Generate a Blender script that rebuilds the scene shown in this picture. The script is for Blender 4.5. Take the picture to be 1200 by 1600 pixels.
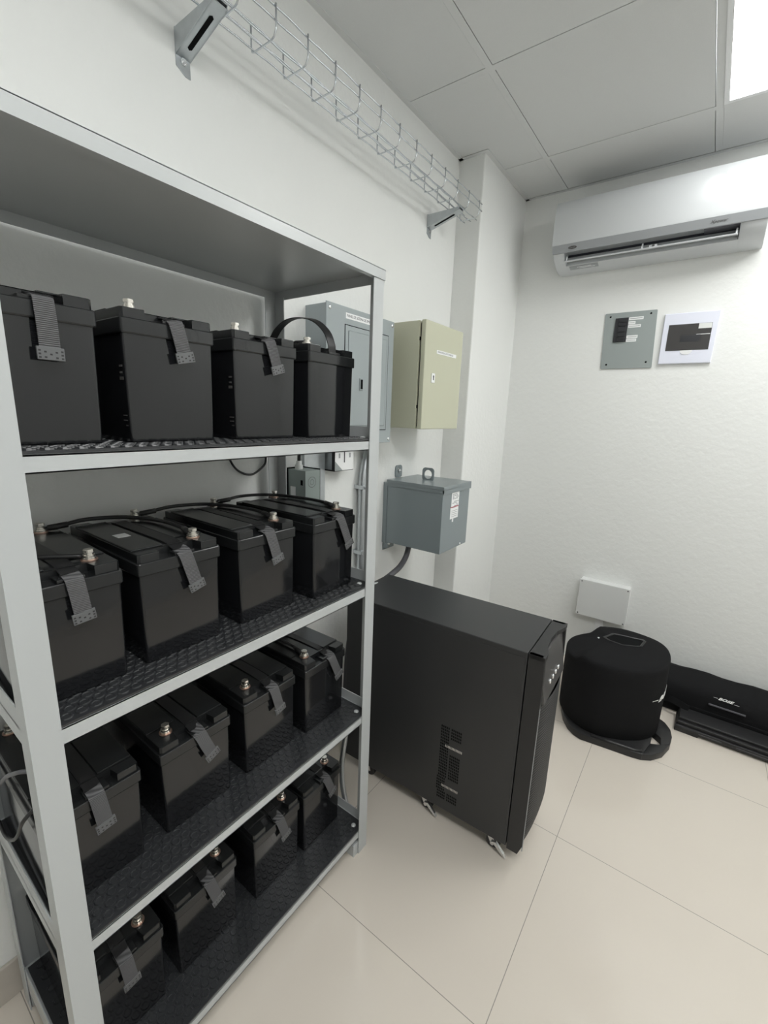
import bpy, bmesh, math, random
from mathutils import Vector, Matrix, Euler
random.seed(7)
for o in list(bpy.data.objects):
    bpy.data.objects.remove(o)
SC = bpy.context.scene
COL = SC.collection

# ------------------------------------------------------------------ camera
CAM_POS = Vector((1.11413, -0.10511, 1.35871))
CAM_R = Vector((0.80540283, 0.59169332, 0.03500411))
CAM_U = Vector((-0.15666556, 0.155551, 0.97532548))
CAM_F = Vector((-0.57164865, 0.79101384, -0.21797918))
cd = bpy.data.cameras.new('camera')
cd.sensor_fit = 'VERTICAL'
cd.sensor_height = 36.0
cd.sensor_width = 27.0
cd.lens = 36.0 * 686.67 / 1600.0
cd.clip_start = 0.01
cam = bpy.data.objects.new('camera', cd)
COL.objects.link(cam)
mw = Matrix.Identity(4)
for i in range(3):
    mw[i][0], mw[i][1], mw[i][2], mw[i][3] = CAM_R[i], CAM_U[i], -CAM_F[i], CAM_POS[i]
cam.matrix_world = mw
SC.camera = cam

# ------------------------------------------------------------------ world, exposure, lamp levels
world = bpy.data.worlds.new('world')
SC.world = world
world.use_nodes = True
world.node_tree.nodes['Background'].inputs[0].default_value = (0.8, 0.9, 1.0, 1)
world.node_tree.nodes['Background'].inputs[1].default_value = 0.02
SC.view_settings.view_transform = 'Standard'
SC.view_settings.look = 'None'
SC.view_settings.gamma = 1.0
SC.view_settings.exposure = 0.34
PANEL_STRENGTH = 10.0
AC_PANEL_STRENGTH = 6.5
PANEL_COLOR = (0.99, 1.0, 0.985)

# ------------------------------------------------------------------ materials
def mat(name, col, rough=0.5, metal=0.0, spec=0.5, coat=0.0, bump=0.0, bscale=200.0, var=0.0, vscale=6.0, bdist=0.001, sheen=0.0):
    m = bpy.data.materials.new(name)
    m.use_nodes = True
    nt = m.node_tree
    b = nt.nodes['Principled BSDF']
    b.inputs['Base Color'].default_value = (*col, 1)
    b.inputs['Roughness'].default_value = rough
    b.inputs['Metallic'].default_value = metal
    b.inputs['Specular IOR Level'].default_value = spec
    b.inputs['Coat Weight'].default_value = coat
    b.inputs['Coat Roughness'].default_value = 0.08
    if sheen:
        b.inputs['Sheen Weight'].default_value = sheen
    tc = nt.nodes.new('ShaderNodeTexCoord')
    if bump:
        n = nt.nodes.new('ShaderNodeTexNoise')
        n.inputs['Scale'].default_value = bscale
        n.inputs['Detail'].default_value = 4
        nt.links.new(tc.outputs['Object'], n.inputs['Vector'])
        bp = nt.nodes.new('ShaderNodeBump')
        bp.inputs['Strength'].default_value = bump
        bp.inputs['Distance'].default_value = bdist
        nt.links.new(n.outputs['Fac'], bp.inputs['Height'])
        nt.links.new(bp.outputs['Normal'], b.inputs['Normal'])
    if var:
        n2 = nt.nodes.new('ShaderNodeTexNoise')
        n2.inputs['Scale'].default_value = vscale
        n2.inputs['Detail'].default_value = 5
        nt.links.new(tc.outputs['Object'], n2.inputs['Vector'])
        mx = nt.nodes.new('ShaderNodeMix')
        mx.data_type = 'RGBA'
        mx.inputs['A'].default_value = (*[c * (1 - var) for c in col], 1)
        mx.inputs['B'].default_value = (*[min(1, c * (1 + var)) for c in col], 1)
        nt.links.new(n2.outputs['Fac'], mx.inputs['Factor'])
        nt.links.new(mx.outputs['Result'], b.inputs['Base Color'])
    return m

def emis(name, col, s):
    m = bpy.data.materials.new(name)
    m.use_nodes = True
    b = m.node_tree.nodes['Principled BSDF']
    b.inputs['Base Color'].default_value = (0.9, 0.9, 0.9, 1)
    b.inputs['Emission Color'].default_value = (*col, 1)
    b.inputs['Emission Strength'].default_value = s
    return m

M_WALL = mat('wall_paint', (0.80, 0.81, 0.795), 0.6, bump=0.35, bscale=45, bdist=0.004, var=0.02, vscale=3)
M_CEIL = mat('ceiling_tile', (0.68, 0.69, 0.69), 0.8, bump=0.3, bscale=500, bdist=0.001, var=0.03, vscale=300)
M_TBAR = mat('ceiling_grid', (0.68, 0.69, 0.69), 0.7)
M_RACK = mat('grey_enamel', (0.475, 0.495, 0.50), 0.30, spec=0.5, bump=0.12, bscale=160, bdist=0.0006)
M_BATT = mat('battery_black', (0.010, 0.0105, 0.012), 0.09, spec=0.58, bump=0.10, bscale=14, bdist=0.004)
M_LID = mat('battery_lid_black', (0.014, 0.015, 0.016), 0.24, spec=0.5, bump=0.15, bscale=600, bdist=0.0003)
M_STRAP = mat('strap_webbing', (0.16, 0.16, 0.165), 0.7)
M_TAB = mat('strap_tab', (0.115, 0.118, 0.122), 0.45)
M_TABHOLE = mat('strap_tab_hole', (0.02, 0.02, 0.022), 0.6)
M_BRASS = mat('terminal_metal', (0.74, 0.71, 0.66), 0.25, metal=1.0)
M_COPPER = mat('terminal_copper', (0.62, 0.45, 0.38), 0.35, metal=1.0)
M_MAT = mat('rubber_mat', (0.027, 0.0285, 0.031), 0.33, bump=0.2, bscale=400, bdist=0.0005)
M_CABLE = mat('black_cable', (0.015, 0.015, 0.016), 0.4)
M_GCABLE = mat('grey_cable', (0.10, 0.10, 0.11), 0.45)
M_GALV = mat('galvanised_steel', (0.52, 0.55, 0.57), 0.34, metal=0.85, var=0.12, vscale=40)
M_WIRE = mat('bright_zinc_wire', (0.62, 0.65, 0.68), 0.25, metal=0.9)
M_STEEL = mat('screw_steel', (0.75, 0.76, 0.77), 0.25, metal=1.0)
M_BOLT = mat('bolt_head_grey', (0.62, 0.64, 0.64), 0.4, metal=0.3)
M_PANELG = mat('panel_grey', (0.335, 0.375, 0.385), 0.4, bump=0.1, bscale=300, bdist=0.0005)
M_BREAKG = mat('breaker_plate_grey', (0.30, 0.335, 0.33), 0.45, bump=0.1, bscale=300, bdist=0.0005)
M_TRANS = mat('transformer_grey', (0.225, 0.26, 0.27), 0.3, bump=0.15, bscale=250, bdist=0.0006)
M_BEIGE = mat('cabinet_beige', (0.53, 0.535, 0.41), 0.45, bump=0.2, bscale=350, bdist=0.0006)
M_GAP = mat('dark_gap', (0.006, 0.0065, 0.007), 0.85, spec=0.1)
M_WHITE = mat('white_plastic', (0.80, 0.81, 0.82), 0.32)
M_WHITEC = mat('cool_white_plastic', (0.74, 0.76, 0.86), 0.3)
M_JBOX = mat('junction_white', (0.70, 0.71, 0.70), 0.4)
M_LABEL = mat('label_white', (0.85, 0.86, 0.86), 0.4)
M_INK = mat('ink_black', (0.03, 0.03, 0.035), 0.5)
M_INKG = mat('ink_grey', (0.22, 0.23, 0.24), 0.5)
M_RED = mat('ink_red', (0.45, 0.12, 0.14), 0.5)
M_BRK = mat('breaker_black', (0.025, 0.026, 0.03), 0.35)
M_SMOKE = mat('smoked_window', (0.06, 0.058, 0.058), 0.12, spec=0.5)
M_UPS = mat('ups_black', (0.029, 0.0295, 0.0305), 0.40, spec=0.5, bump=0.35, bscale=420, bdist=0.0006)
M_UPSF = mat('ups_front_black', (0.016, 0.016, 0.017), 0.4, bump=0.2, bscale=400, bdist=0.0005)
M_UPSGREY = mat('ups_display_grey', (0.085, 0.082, 0.08), 0.3)
M_FABRIC = mat('black_fabric', (0.013, 0.0132, 0.014), 0.95, spec=0.12, bump=0.6, bscale=500, bdist=0.0012)
M_BLKPL = mat('black_plastic', (0.016, 0.016, 0.017), 0.42, bump=0.2, bscale=400, bdist=0.0004)
M_LOGO = mat('logo_white', (0.85, 0.86, 0.84), 0.5)
M_ACW = mat('ac_white', (0.60, 0.62, 0.635), 0.25, spec=0.5)
M_ACS = mat('ac_silver', (0.33, 0.345, 0.36), 0.4)
M_ACD = mat('ac_inside_dark', (0.025, 0.028, 0.04), 0.5)
M_ACG = mat('ac_inside_grey', (0.19, 0.19, 0.21), 0.5)
M_KNOCK = mat('knockout_box_green_grey', (0.28, 0.33, 0.315), 0.42)
M_TEAL = mat('corner_grey', (0.30, 0.33, 0.33), 0.5)
M_BASE = mat('baseboard_stone', (0.50, 0.46, 0.41), 0.35, var=0.12, vscale=30)
M_SHOE = mat('dark_socket', (0.02, 0.02, 0.022), 0.6)
M_LAMP = emis('panel_light_glow', PANEL_COLOR, PANEL_STRENGTH)
M_LAMP_AC = emis('dimmer_panel_light_glow', PANEL_COLOR, AC_PANEL_STRENGTH)

def floor_material():
    m = mat('polished_porcelain', (0.60, 0.555, 0.495), 0.09, spec=0.5)
    nt = m.node_tree
    b = nt.nodes['Principled BSDF']
    tc = nt.nodes.new('ShaderNodeTexCoord')
    sep = nt.nodes.new('ShaderNodeSeparateXYZ')
    nt.links.new(tc.outputs['Object'], sep.inputs[0])
    def math_(op, a, bb=None):
        n = nt.nodes.new('ShaderNodeMath'); n.operation = op
        for k, v in ((0, a), (1, bb)):
            if v is None: continue
            if isinstance(v, (int, float)): n.inputs[k].default_value = v
            else: nt.links.new(v, n.inputs[k])
        return n.outputs[0]
    def joint(axis, off):
        a = math_('ADD', sep.outputs[axis], 60.0 - off)
        f = math_('FRACT', math_('DIVIDE', a, 0.6))
        d = math_('ABSOLUTE', math_('SUBTRACT', f, 0.5))
        return math_('GREATER_THAN', d, 0.5 - 0.0016)
    g = math_('MAXIMUM', joint(0, 0.9099), joint(1, 0.6319))
    no = nt.nodes.new('ShaderNodeTexNoise'); no.inputs['Scale'].default_value = 2.5; no.inputs['Detail'].default_value = 6
    nt.links.new(tc.outputs['Object'], no.inputs['Vector'])
    m1 = nt.nodes.new('ShaderNodeMix'); m1.data_type = 'RGBA'
    m1.inputs['A'].default_value = (0.645, 0.59, 0.52, 1); m1.inputs['B'].default_value = (0.685, 0.63, 0.56, 1)
    nt.links.new(no.outputs['Fac'], m1.inputs['Factor'])
    m2 = nt.nodes.new('ShaderNodeMix'); m2.data_type = 'RGBA'
    nt.links.new(g, m2.inputs['Factor'])
    nt.links.new(m1.outputs['Result'], m2.inputs['A'])
    m2.inputs['B'].default_value = (0.27, 0.25, 0.22, 1)
    nt.links.new(m2.outputs['Result'], b.inputs['Base Color'])
    r = math_('ADD', math_('MULTIPLY', g, 0.5), 0.10)
    nt.links.new(r, b.inputs['Roughness'])
    return m
M_FLOOR = floor_material()

def webbing_material():
    nt = M_STRAP.node_tree
    b = nt.nodes['Principled BSDF']
    tc = nt.nodes.new('ShaderNodeTexCoord')
    w = nt.nodes.new('ShaderNodeTexWave'); w.bands_direction = 'Z'
    w.inputs['Scale'].default_value = 120; w.inputs['Distortion'].default_value = 0.6
    nt.links.new(tc.outputs['Object'], w.inputs['Vector'])
    bp = nt.nodes.new('ShaderNodeBump'); bp.inputs['Strength'].default_value = 0.8; bp.inputs['Distance'].default_value = 0.001
    nt.links.new(w.outputs['Fac'], bp.inputs['Height'])
    nt.links.new(bp.outputs['Normal'], b.inputs['Normal'])
    mx = nt.nodes.new('ShaderNodeMix'); mx.data_type = 'RGBA'
    mx.inputs['A'].default_value = (0.05, 0.05, 0.053, 1); mx.inputs['B'].default_value = (0.135, 0.135, 0.14, 1)
    nt.links.new(w.outputs['Fac'], mx.inputs['Factor'])
    nt.links.new(mx.outputs['Result'], b.inputs['Base Color'])
webbing_material()

# ------------------------------------------------------------------ mesh helpers
class B:
    """collects shapes into one mesh"""
    def __init__(self):
        self.bm = bmesh.new()
    def _new(self, before):
        return [v for v in self.bm.verts if v not in before]
    def box(self, x0, x1, y0, y1, z0, z1, bev=0.0, seg=2, mtx=None):
        t = bmesh.new()
        vs = [t.verts.new((x, y, z)) for x in (x0, x1) for y in (y0, y1) for z in (z0, z1)]
        for f in ((0, 1, 3, 2), (4, 6, 7, 5), (0, 4, 5, 1), (2, 3, 7, 6), (0, 2, 6, 4), (1, 5, 7, 3)):
            t.faces.new([vs[i] for i in f])
        if bev > 0:
            bmesh.ops.bevel(t, geom=t.edges[:], offset=bev, segments=seg, profile=0.5, affect='EDGES')
        return self._merge(t, mtx)
    def _merge(self, t, mtx=None):
        if mtx is not None:
            bmesh.ops.transform(t, matrix=mtx, verts=t.verts)
        bmesh.ops.recalc_face_normals(t, faces=t.faces)
        me = bpy.data.meshes.new('tmp')
        t.to_mesh(me); t.free()
        self.bm.from_mesh(me)
        bpy.data.meshes.remove(me)
        return self
    def prism(self, pts, axis, a, b, bev=0.0, seg=2, mtx=None):
        """polygon pts extruded along axis from a to b (pts in the two other axes, in xyz order)"""
        t = bmesh.new()
        def P(p, h):
            if axis == 'x': return (h, p[0], p[1])
            if axis == 'y': return (p[0], h, p[1])
            return (p[0], p[1], h)
        lo = [t.verts.new(P(p, a)) for p in pts]
        hi = [t.verts.new(P(p, b)) for p in pts]
        n = len(pts)
        fl = t.faces.new(lo); fh = t.faces.new(hi)
        for i in range(n):
            t.faces.new((lo[i], lo[(i + 1) % n], hi[(i + 1) % n], hi[i]))
        if bev > 0:
            bmesh.ops.bevel(t, geom=list(fl.edges) + list(fh.edges), offset=bev, segments=seg, profile=0.5, affect='EDGES')
        bmesh.ops.triangulate(t, faces=[f for f in t.faces if len(f.verts) > 4])
        return self._merge(t, mtx)
    def cyl(self, c, r, h, axis='z', n=20, r2=None, mtx=None, bev=0.0):
        t = bmesh.new()
        bmesh.ops.create_cone(t, cap_ends=True, segments=n, radius1=r, radius2=r if r2 is None else r2, depth=h)
        if bev > 0:
            bmesh.ops.bevel(t, geom=[e for e in t.edges if len(e.link_faces) == 2 and e.calc_face_angle(0) > 0.8], offset=bev, segments=2, affect='EDGES')
        R = Matrix.Identity(4)
        if axis == 'x': R = Matrix.Rotation(math.pi / 2, 4, 'Y')
        if axis == 'y': R = Matrix.Rotation(-math.pi / 2, 4, 'X')
        m = Matrix.Translation(c) @ R
        if mtx is not None: m = mtx @ m
        return self._merge(t, m)
    def tube(self, pts, r, n=8, closed=False):
        t = bmesh.new()
        pts = [Vector(p) for p in pts]
        k = len(pts)
        rings = []
        up = None
        for i in range(k):
            if closed: d = pts[(i + 1) % k] - pts[i - 1]
            else: d = pts[min(i + 1, k - 1)] - pts[max(i - 1, 0)]
            d.normalize()
            if up is None:
                up = d.orthogonal().normalized()
            else:
                up = (up - d * up.dot(d))
                if up.length < 1e-6: up = d.orthogonal()
                up.normalize()
            s = d.cross(up)
            rings.append([t.verts.new(pts[i] + r * (math.cos(2 * math.pi * j / n) * up + math.sin(2 * math.pi * j / n) * s)) for j in range(n)])
        for i in range(k if closed else k - 1):
            a, b = rings[i], rings[(i + 1) % k]
            for j in range(n):
                t.faces.new((a[j], a[(j + 1) % n], b[(j + 1) % n], b[j]))
        if not closed:
            t.faces.new(rings[0]); t.faces.new(rings[-1])
        return self._merge(t)
    def ribbon(self, pts, wvec, w, th):
        """flat band along pts; wvec: width direction(s); th: thickness"""
        t = bmesh.new()
        pts = [Vector(p) for p in pts]
        k = len(pts)
        rows = []
        for i in range(k):
            d = (pts[min(i + 1, k - 1)] - pts[max(i - 1, 0)]).normalized()
            wv = Vector(wvec[i]) if isinstance(wvec, list) else Vector(wvec)
            wv = (wv - d * wv.dot(d)).normalized()
            nn = d.cross(wv).normalized()
            rows.append([t.verts.new(pts[i] + wv * (w / 2 * sx) + nn * (th / 2 * sn)) for sx, sn in ((-1, -1), (1, -1), (1, 1), (-1, 1))])
        for i in range(k - 1):
            for j in range(4):
                t.faces.new((rows[i][j], rows[i][(j + 1) % 4], rows[i + 1][(j + 1) % 4], rows[i + 1][j]))
        t.faces.new(rows[0]); t.faces.new(rows[-1])
        return self._merge(t)
    def loft(self, rings, cap=True):
        t = bmesh.new()
        R = [[t.verts.new(p) for p in ring] for ring in rings]
        n = len(R[0])
        for i in range(len(R) - 1):
            for j in range(n):
                t.faces.new((R[i][j], R[i][(j + 1) % n], R[i + 1][(j + 1) % n], R[i + 1][j]))
        if cap:
            t.faces.new(R[0]); t.faces.new(R[-1])
        return self._merge(t)
    def dome(self, c, r, h, axis='z', n=14, mtx=None):
        t = bmesh.new()
        bmesh.ops.create_uvsphere(t, u_segments=n, v_segments=8, radius=1)
        R = Matrix.Identity(4)
        if axis == 'x': R = Matrix.Rotation(math.pi / 2, 4, 'Y')
        if axis == 'y': R = Matrix.Rotation(math.pi / 2, 4, 'X')
        m = Matrix.Translation(c) @ R @ Matrix.Diagonal((r, r, h, 1))
        if mtx is not None: m = mtx @ m
        return self._merge(t, m)
    def obj(self, name, m, parent=None, smooth=False, smooth_angle=None):
        me = bpy.data.meshes.new(name)
        self.bm.to_mesh(me); self.bm.free()
        me.materials.append(m)
        if smooth or smooth_angle:
            for p in me.polygons: p.use_smooth = True
            if smooth_angle:
                me.set_sharp_from_angle(angle=smooth_angle)
        o = bpy.data.objects.new(name, me)
        COL.objects.link(o)
        if parent is not None: o.parent = parent
        return o

def smooth_curve(pts, n=6, closed=False):
    """catmull-rom through pts"""
    P = [Vector(p) for p in pts]
    out = []
    k = len(P)
    rng = range(k) if closed else range(k - 1)
    for i in rng:
        p0 = P[(i - 1) % k] if closed or i > 0 else P[0] * 2 - P[1]
        p1 = P[i]; p2 = P[(i + 1) % k]
        p3 = P[(i + 2) % k] if closed or i + 2 < k else P[-1] * 2 - P[-2]
        for j in range(n):
            t = j / n
            out.append(0.5 * ((2 * p1) + (p2 - p0) * t + (2 * p0 - 5 * p1 + 4 * p2 - p3) * t * t + (3 * p1 - p0 - 3 * p2 + p3) * t ** 3))
    if not closed: out.append(P[-1])
    return out

def text_mesh(name, body, size, mtx, m, parent=None, shear=0.0, bold=0.0, ext=0.0003, sx=1.0):
    cu = bpy.data.curves.new(name, 'FONT')
    cu.body = body; cu.size = size; cu.align_x = 'LEFT'; cu.align_y = 'CENTER'
    cu.extrude = ext; cu.shear = shear; cu.offset = bold; cu.resolution_u = 2
    tmp = bpy.data.objects.new(name + '_tmp', cu)
    COL.objects.link(tmp)
    dg = bpy.context.evaluated_depsgraph_get()
    me = bpy.data.meshes.new_from_object(tmp.evaluated_get(dg))
    bpy.data.objects.remove(tmp); bpy.data.curves.remove(cu)
    me.transform(mtx @ Matrix.Diagonal((sx, 1, 1, 1)))
    me.materials.clear(); me.materials.append(m)
    me.name = name
    o = bpy.data.objects.new(name, me)
    COL.objects.link(o)
    if parent is not None: o.parent = parent
    return o

def face_mtx(origin, right, up):
    r = Vector(right).normalized(); u = Vector(up).normalized(); n = r.cross(u)
    m = Matrix.Identity(4)
    for i in range(3):
        m[i][0], m[i][1], m[i][2], m[i][3] = r[i], u[i], n[i], origin[i]
    return m

def tag(o, label, cat, group=None):
    o['label'] = label; o['category'] = cat
    if group: o['group'] = group
    return o
def thing(name, loc, label, cat, group=None, rz=0.0):
    o = bpy.data.objects.new(name, None)
    o.empty_display_size = 0.05
    COL.objects.link(o)
    o.location = loc; o.rotation_euler = (0, 0, rz)
    return tag(o, label, cat, group)
def struct(o):
    o['kind'] = 'structure'
    return o

# ------------------------------------------------------------------ the room
H = 2.492; YB = 2.459; XR = 2.45; YF = -1.9; XC = 0.125; YC = 1.929
struct(B().box(-0.1, XR + .1, YF - .1, YB + .1, -0.08, 0).obj('floor', M_FLOOR))
struct(B().box(-0.1, 0, YF - .1, YB + .1, 0, H + .15).obj('wall_left', M_WALL))
struct(B().box(0, XR + .1, YB, YB + .1, 0, H + .15).obj('wall_back', M_WALL))
struct(B().box(XR, XR + .1, YF - .1, YB, 0, H + .15).obj('wall_right', M_WALL))
struct(B().box(0, XR, YF - .1, YF, 0, H + .15).obj('wall_front', M_WALL))
struct(B().box(-0.01, XC, YC, YB + .01, 0, H + .1, bev=0.006).obj('wall_corner', M_WALL))
struct(B().box(0, 0.009, YF, YC, 0, 0.098, bev=0.002).obj('baseboard_left', M_BASE))
struct(B().box(XC, XC + 0.009, YC, YB, 0, 0.098, bev=0.002).obj('baseboard_corner', M_BASE))

# suspended ceiling: tiles above a T-bar grid
GX0, GY0, P_ = 0.330, 1.494, 0.624
xs_ = [GX0 + P_ * k for k in range(-1, 5)]
ys_ = [GY0 + P_ * k for k in range(-6, 3)]
BW = 0.012
LAMPS = [(1, 6), (1, 3), (2, 6), (2, 3)]     # ceiling cells that hold a light panel
tb = B()
for i in range(len(xs_) - 1):
    for j in range(len(ys_) - 1):
        if (i, j) in [(a + 1, b) for a, b in LAMPS]: continue
        gx = .0028 if i == 1 else .0004
        x0, x1 = max(xs_[i] + BW + gx, 0), min(xs_[i + 1] - BW - gx, XR)
        y0, y1 = max(ys_[j] + BW + .0004, YF), min(ys_[j + 1] - BW - .0030, YB)
        if x1 - x0 < .02 or y1 - y0 < .02: continue
        tb.box(x0, x1, y0, y1, H + .0002, H + .014)
tb.box(-0.1, XR + .1, YF - .1, YB + .1, H + .09, H + .15)
struct(tb.obj('ceiling', M_CEIL))
n_tr = 1
for x in xs_:
    if 0.02 < x < XR:
        struct(B().box(x - BW, x + BW, YF, YB, H, H + .02).obj('trim_%d' % n_tr, M_TBAR)); n_tr += 1
for y in ys_:
    if YF + .02 < y < YB - .02:
        for i in range(len(xs_)):
            x0 = (xs_[i - 1] if i else -.3) + BW; x1 = xs_[i] - BW
            x0 = max(x0, 0); x1 = min(x1, XR)
            if x1 - x0 > .02:
                struct(B().box(x0, x1, y - BW, y + BW, H, H + .02).obj('trim_%d' % n_tr, M_TBAR)); n_tr += 1
for (x0, x1, y0, y1) in ((0, .02, YF, YC), (0, XC + .02, YC - .02, YC), (XC, XC + .02, YC, YB), (XC, XR, YB - .02, YB), (XR - .02, XR, YF, YB), (0, XR, YF, YF + .02)):
    struct(B().box(x0, x1, y0, y1, H - .0015, H + .0003).box(
        x0 if x1 - x0 > .1 or x0 < .2 else x1 - .0015, x1 if x1 - x0 > .1 else x0 + .0015 if x0 < .2 else x1,
        y0 if y1 - y0 > .1 or True else y1 - .0015, y1, H - .0012, H + .018).obj('trim_%d' % n_tr, M_TBAR)); n_tr += 1

def light_panel(i, j, label, glow=None):
    x0, x1 = xs_[i] + BW, xs_[i + 1] - BW
    y0, y1 = ys_[j] + BW, ys_[j + 1] - BW
    t = thing('ceiling_light_panel', ((x0 + x1) / 2, (y0 + y1) / 2, H), label, 'ceiling light', 'ceiling light panels')
    w, d = (x1 - x0) / 2, (y1 - y0) / 2
    f = .016
    fr = B()
    fr.box(-w, -w + f, -d, d, -.003, .012).box(w - f, w, -d, d, -.003, .012)
    fr.box(-w + f, w - f, -d, -d + f, -.003, .012).box(-w + f, w - f, d - f, d, -.003, .012)
    fr.obj('frame', M_WHITE, t)
    B().box(-w + f, w - f, -d + f, d - f, 0, .006).obj('diffuser', glow or M_LAMP, t)
light_panel(2, 6, 'bright white square ceiling light panel near the air conditioner', M_LAMP_AC)
light_panel(2, 3, 'square ceiling light panel above the near end of the rack')
light_panel(3, 6, 'added unseen fill light panel in the far right corner of the ceiling')  # unseen panel, added so the right wall bounces more light onto the rack
light_panel(3, 3, 'added unseen fill light panel on the right side of the ceiling, away from the rack')  # also added out of view, as fill light for the shelf interior

# ------------------------------------------------------------------ storage rack
XS, XBK, Y0, Y1 = 0.4244, 0.0305, 0.0346, 0.8160
ZT = [1.6941, 1.2938, 0.8975, 0.4958, 0.0867]
ZB = [1.6707, 1.2676, 0.8680, 0.4696, 0.0603]
PW, TH = 0.0385, 0.0022
rack = thing('storage_rack', ((XS + XBK) / 2, (Y0 + Y1) / 2, 0), 'grey metal five-tier storage rack against the left wall, full of batteries', 'storage rack')
off = Matrix.Translation((-(XS + XBK) / 2, -(Y0 + Y1) / 2, 0))
def rbox(b, *a, **k): return b.box(*a, mtx=off, **k)
def post(x, y, sx, sy):
    b = B()
    xa, xb_ = sorted((x, x - sx * PW)); ya, yb_ = sorted((y, y - sy * PW))
    xt = sorted((x, x - sx * TH)); yt = sorted((y, y - sy * TH))
    q = [(x, y), (x, y - sy * PW), (x - sx * TH, y - sy * PW), (x - sx * TH, y - sy * TH), (x - sx * PW, y - sy * TH), (x - sx * PW, y)]
    b.prism(q, 'z', 0, ZT[0] - .022, mtx=off)
    p = b.obj('post', M_RACK, rack)
    xf = sorted((x - sx * .004, x - sx * .034)); yf = sorted((y - sy * .004, y - sy * .058))
    rbox(B(), xf[0], xf[1], yf[0], yf[1], 0, .042, bev=.001).obj('foot', M_RACK, p)
for (x, sx) in ((XS, 1), (XBK, -1)):
    for (y, sy) in ((Y0, -1), (Y1, 1)):
        post(x, y, sx, sy)
for k in range(5):
    b = B()
    zt, zb = ZT[k], ZB[k]
    if k == 0:
        e = .0025
        rbox(b, XBK - e, XS + e, Y0 - e, Y1 + e, zt - .003, zt, bev=.0008)
        for (x0, x1, y0, y1) in ((XS, XS + e, Y0 - e, Y1 + e), (XBK - e, XBK, Y0 - e, Y1 + e)):
            rbox(b, x0, x1, y0, y1, zb, zt - .001)
        for (y0, y1) in ((Y0 - e, Y0), (Y1, Y1 + e)):
            rbox(b, XBK, XS, y0, y1, zb - .004, zt - .001)
        rbox(b, XS - .012, XS, Y0, Y1, zb, zb + .002)
    else:
        g = TH + .0006
        rbox(b, XBK + g, XS - g, Y0 + g, Y1 - g, zt - .004, zt - .0015)
        for (x0, x1) in ((XS - g - .002, XS - g), (XBK + g, XBK + g + .002)):
            rbox(b, x0, x1, Y0 + g, Y1 - g, zb, zt - .0016)
        for (y0, y1) in ((Y0 + g, Y0 + g + .002), (Y1 - g - .002, Y1 - g)):
            rbox(b, XBK + g, XS - g, y0, y1, zb, zt + .03)
        rbox(b, XS - .016, XS - g, Y0 + g, Y1 - g, zb, zb + .002)
        if k == 2:
            b.prism([(XS - .012, Y1 + .0004), (XS + .001, Y1 + .0004), (XS + .001, Y1 + .015)], 'z', zt - .003, zt - .001, mtx=off)
    sh = b.obj('shelf', M_RACK, rack)
    if k == 0:
        for yy in (Y0 + .02, Y1 - .02):
            B().dome((0, 0, 0), .006, .003, mtx=off @ Matrix.Translation((XS - .02, yy, zt))).obj('bolt', M_BOLT, sh, smooth=True)

# ------------------------------------------------------------------ rubber mats (coin pattern)
MT = .0045
mat_names = ['black round-studded rubber mat under the top row of batteries',
             'black round-studded rubber mat under the second row of batteries',
             'black round-studded rubber mat under the third row of batteries',
             'black round-studded rubber mat on the lowest shelf near the floor']
mx0, mx1, my0, my1 = XBK + .012, XS - .0035, Y0 + .0115, Y1 - .0115
def mat_mesh():
    b = B()
    c = .018
    pts = [(mx0, my0), (mx1 - c, my0)]
    pts += [(mx1 - c + c * math.sin(a), my0 + c - c * math.cos(a)) for a in [math.pi / 8 * q for q in range(1, 5)]]
    pts += [(mx1 - c + c * math.cos(a), my1 - c + c * math.sin(a)) for a in [math.pi / 8 * q for q in range(0, 5)]]
    pts += [(mx0, my1)]
    b.prism(pts, 'z', -.0015, MT - .0015)
    t = bmesh.new()
    p = .0200
    ny = int((my1 - my0 - .01) / p); nx = int((mx1 - mx0) / (p * .87))
    for i in range(nx):
        for j in range(ny):
            x = mx1 - .016 - i * p * .87
            y = my0 + .02 + j * p + (p / 2 if i % 2 else 0)
            if y > my1 - .014 or x < mx0 + .012: continue
            if (x > mx1 - .03 and (y < my0 + .035 or y > my1 - .035)): continue
            lo = []; mi = []; hi = []
            for q in range(10):
                a = 2 * math.pi * q / 10
                lo.append(t.verts.new((x + .0092 * math.cos(a), y + .0092 * math.sin(a), MT - .0016)))
                mi.append(t.verts.new((x + .0082 * math.cos(a), y + .0082 * math.sin(a), MT + .0005)))
                hi.append(t.verts.new((x + .0064 * math.cos(a), y + .0064 * math.sin(a), MT + .0005)))
            f0 = [t.verts.new((x + (v.co.x - x) * .88, y + (v.co.y - y) * .88, MT - .0008)) for v in hi]
            for q in range(10):
                r = (q + 1) % 10
                t.faces.new((lo[q], lo[r], mi[r], mi[q])); t.faces.new((mi[q], mi[r], hi[r], hi[q])); t.faces.new((hi[q], hi[r], f0[r], f0[q]))
            t.faces.new(f0)
    b._merge(t)
    return b
mat0 = None
for k in range(1, 5):
    if mat0 is None:
        mat0 = mat_mesh().obj('rubber_mat', M_MAT); mo = mat0
        screws = []
        for yy in (my1 - .024, my0 + .024):
            screws.append(B().dome((mx1 - .022, yy, MT - .001), .0075, .0035).obj('bolt_head', M_BOLT, mat0, smooth=True))
    else:
        mo = mat0.copy(); COL.objects.link(mo)
        for s in screws:
            c = s.copy(); COL.objects.link(c); c.parent = mo
    mo.location = (0, 0, ZT[k])
    tag(mo, mat_names[k - 1], 'rubber mat', 'rubber mats on the rack')
ZM = [z + MT + .0006 for z in ZT]     # top of the studs

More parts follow.
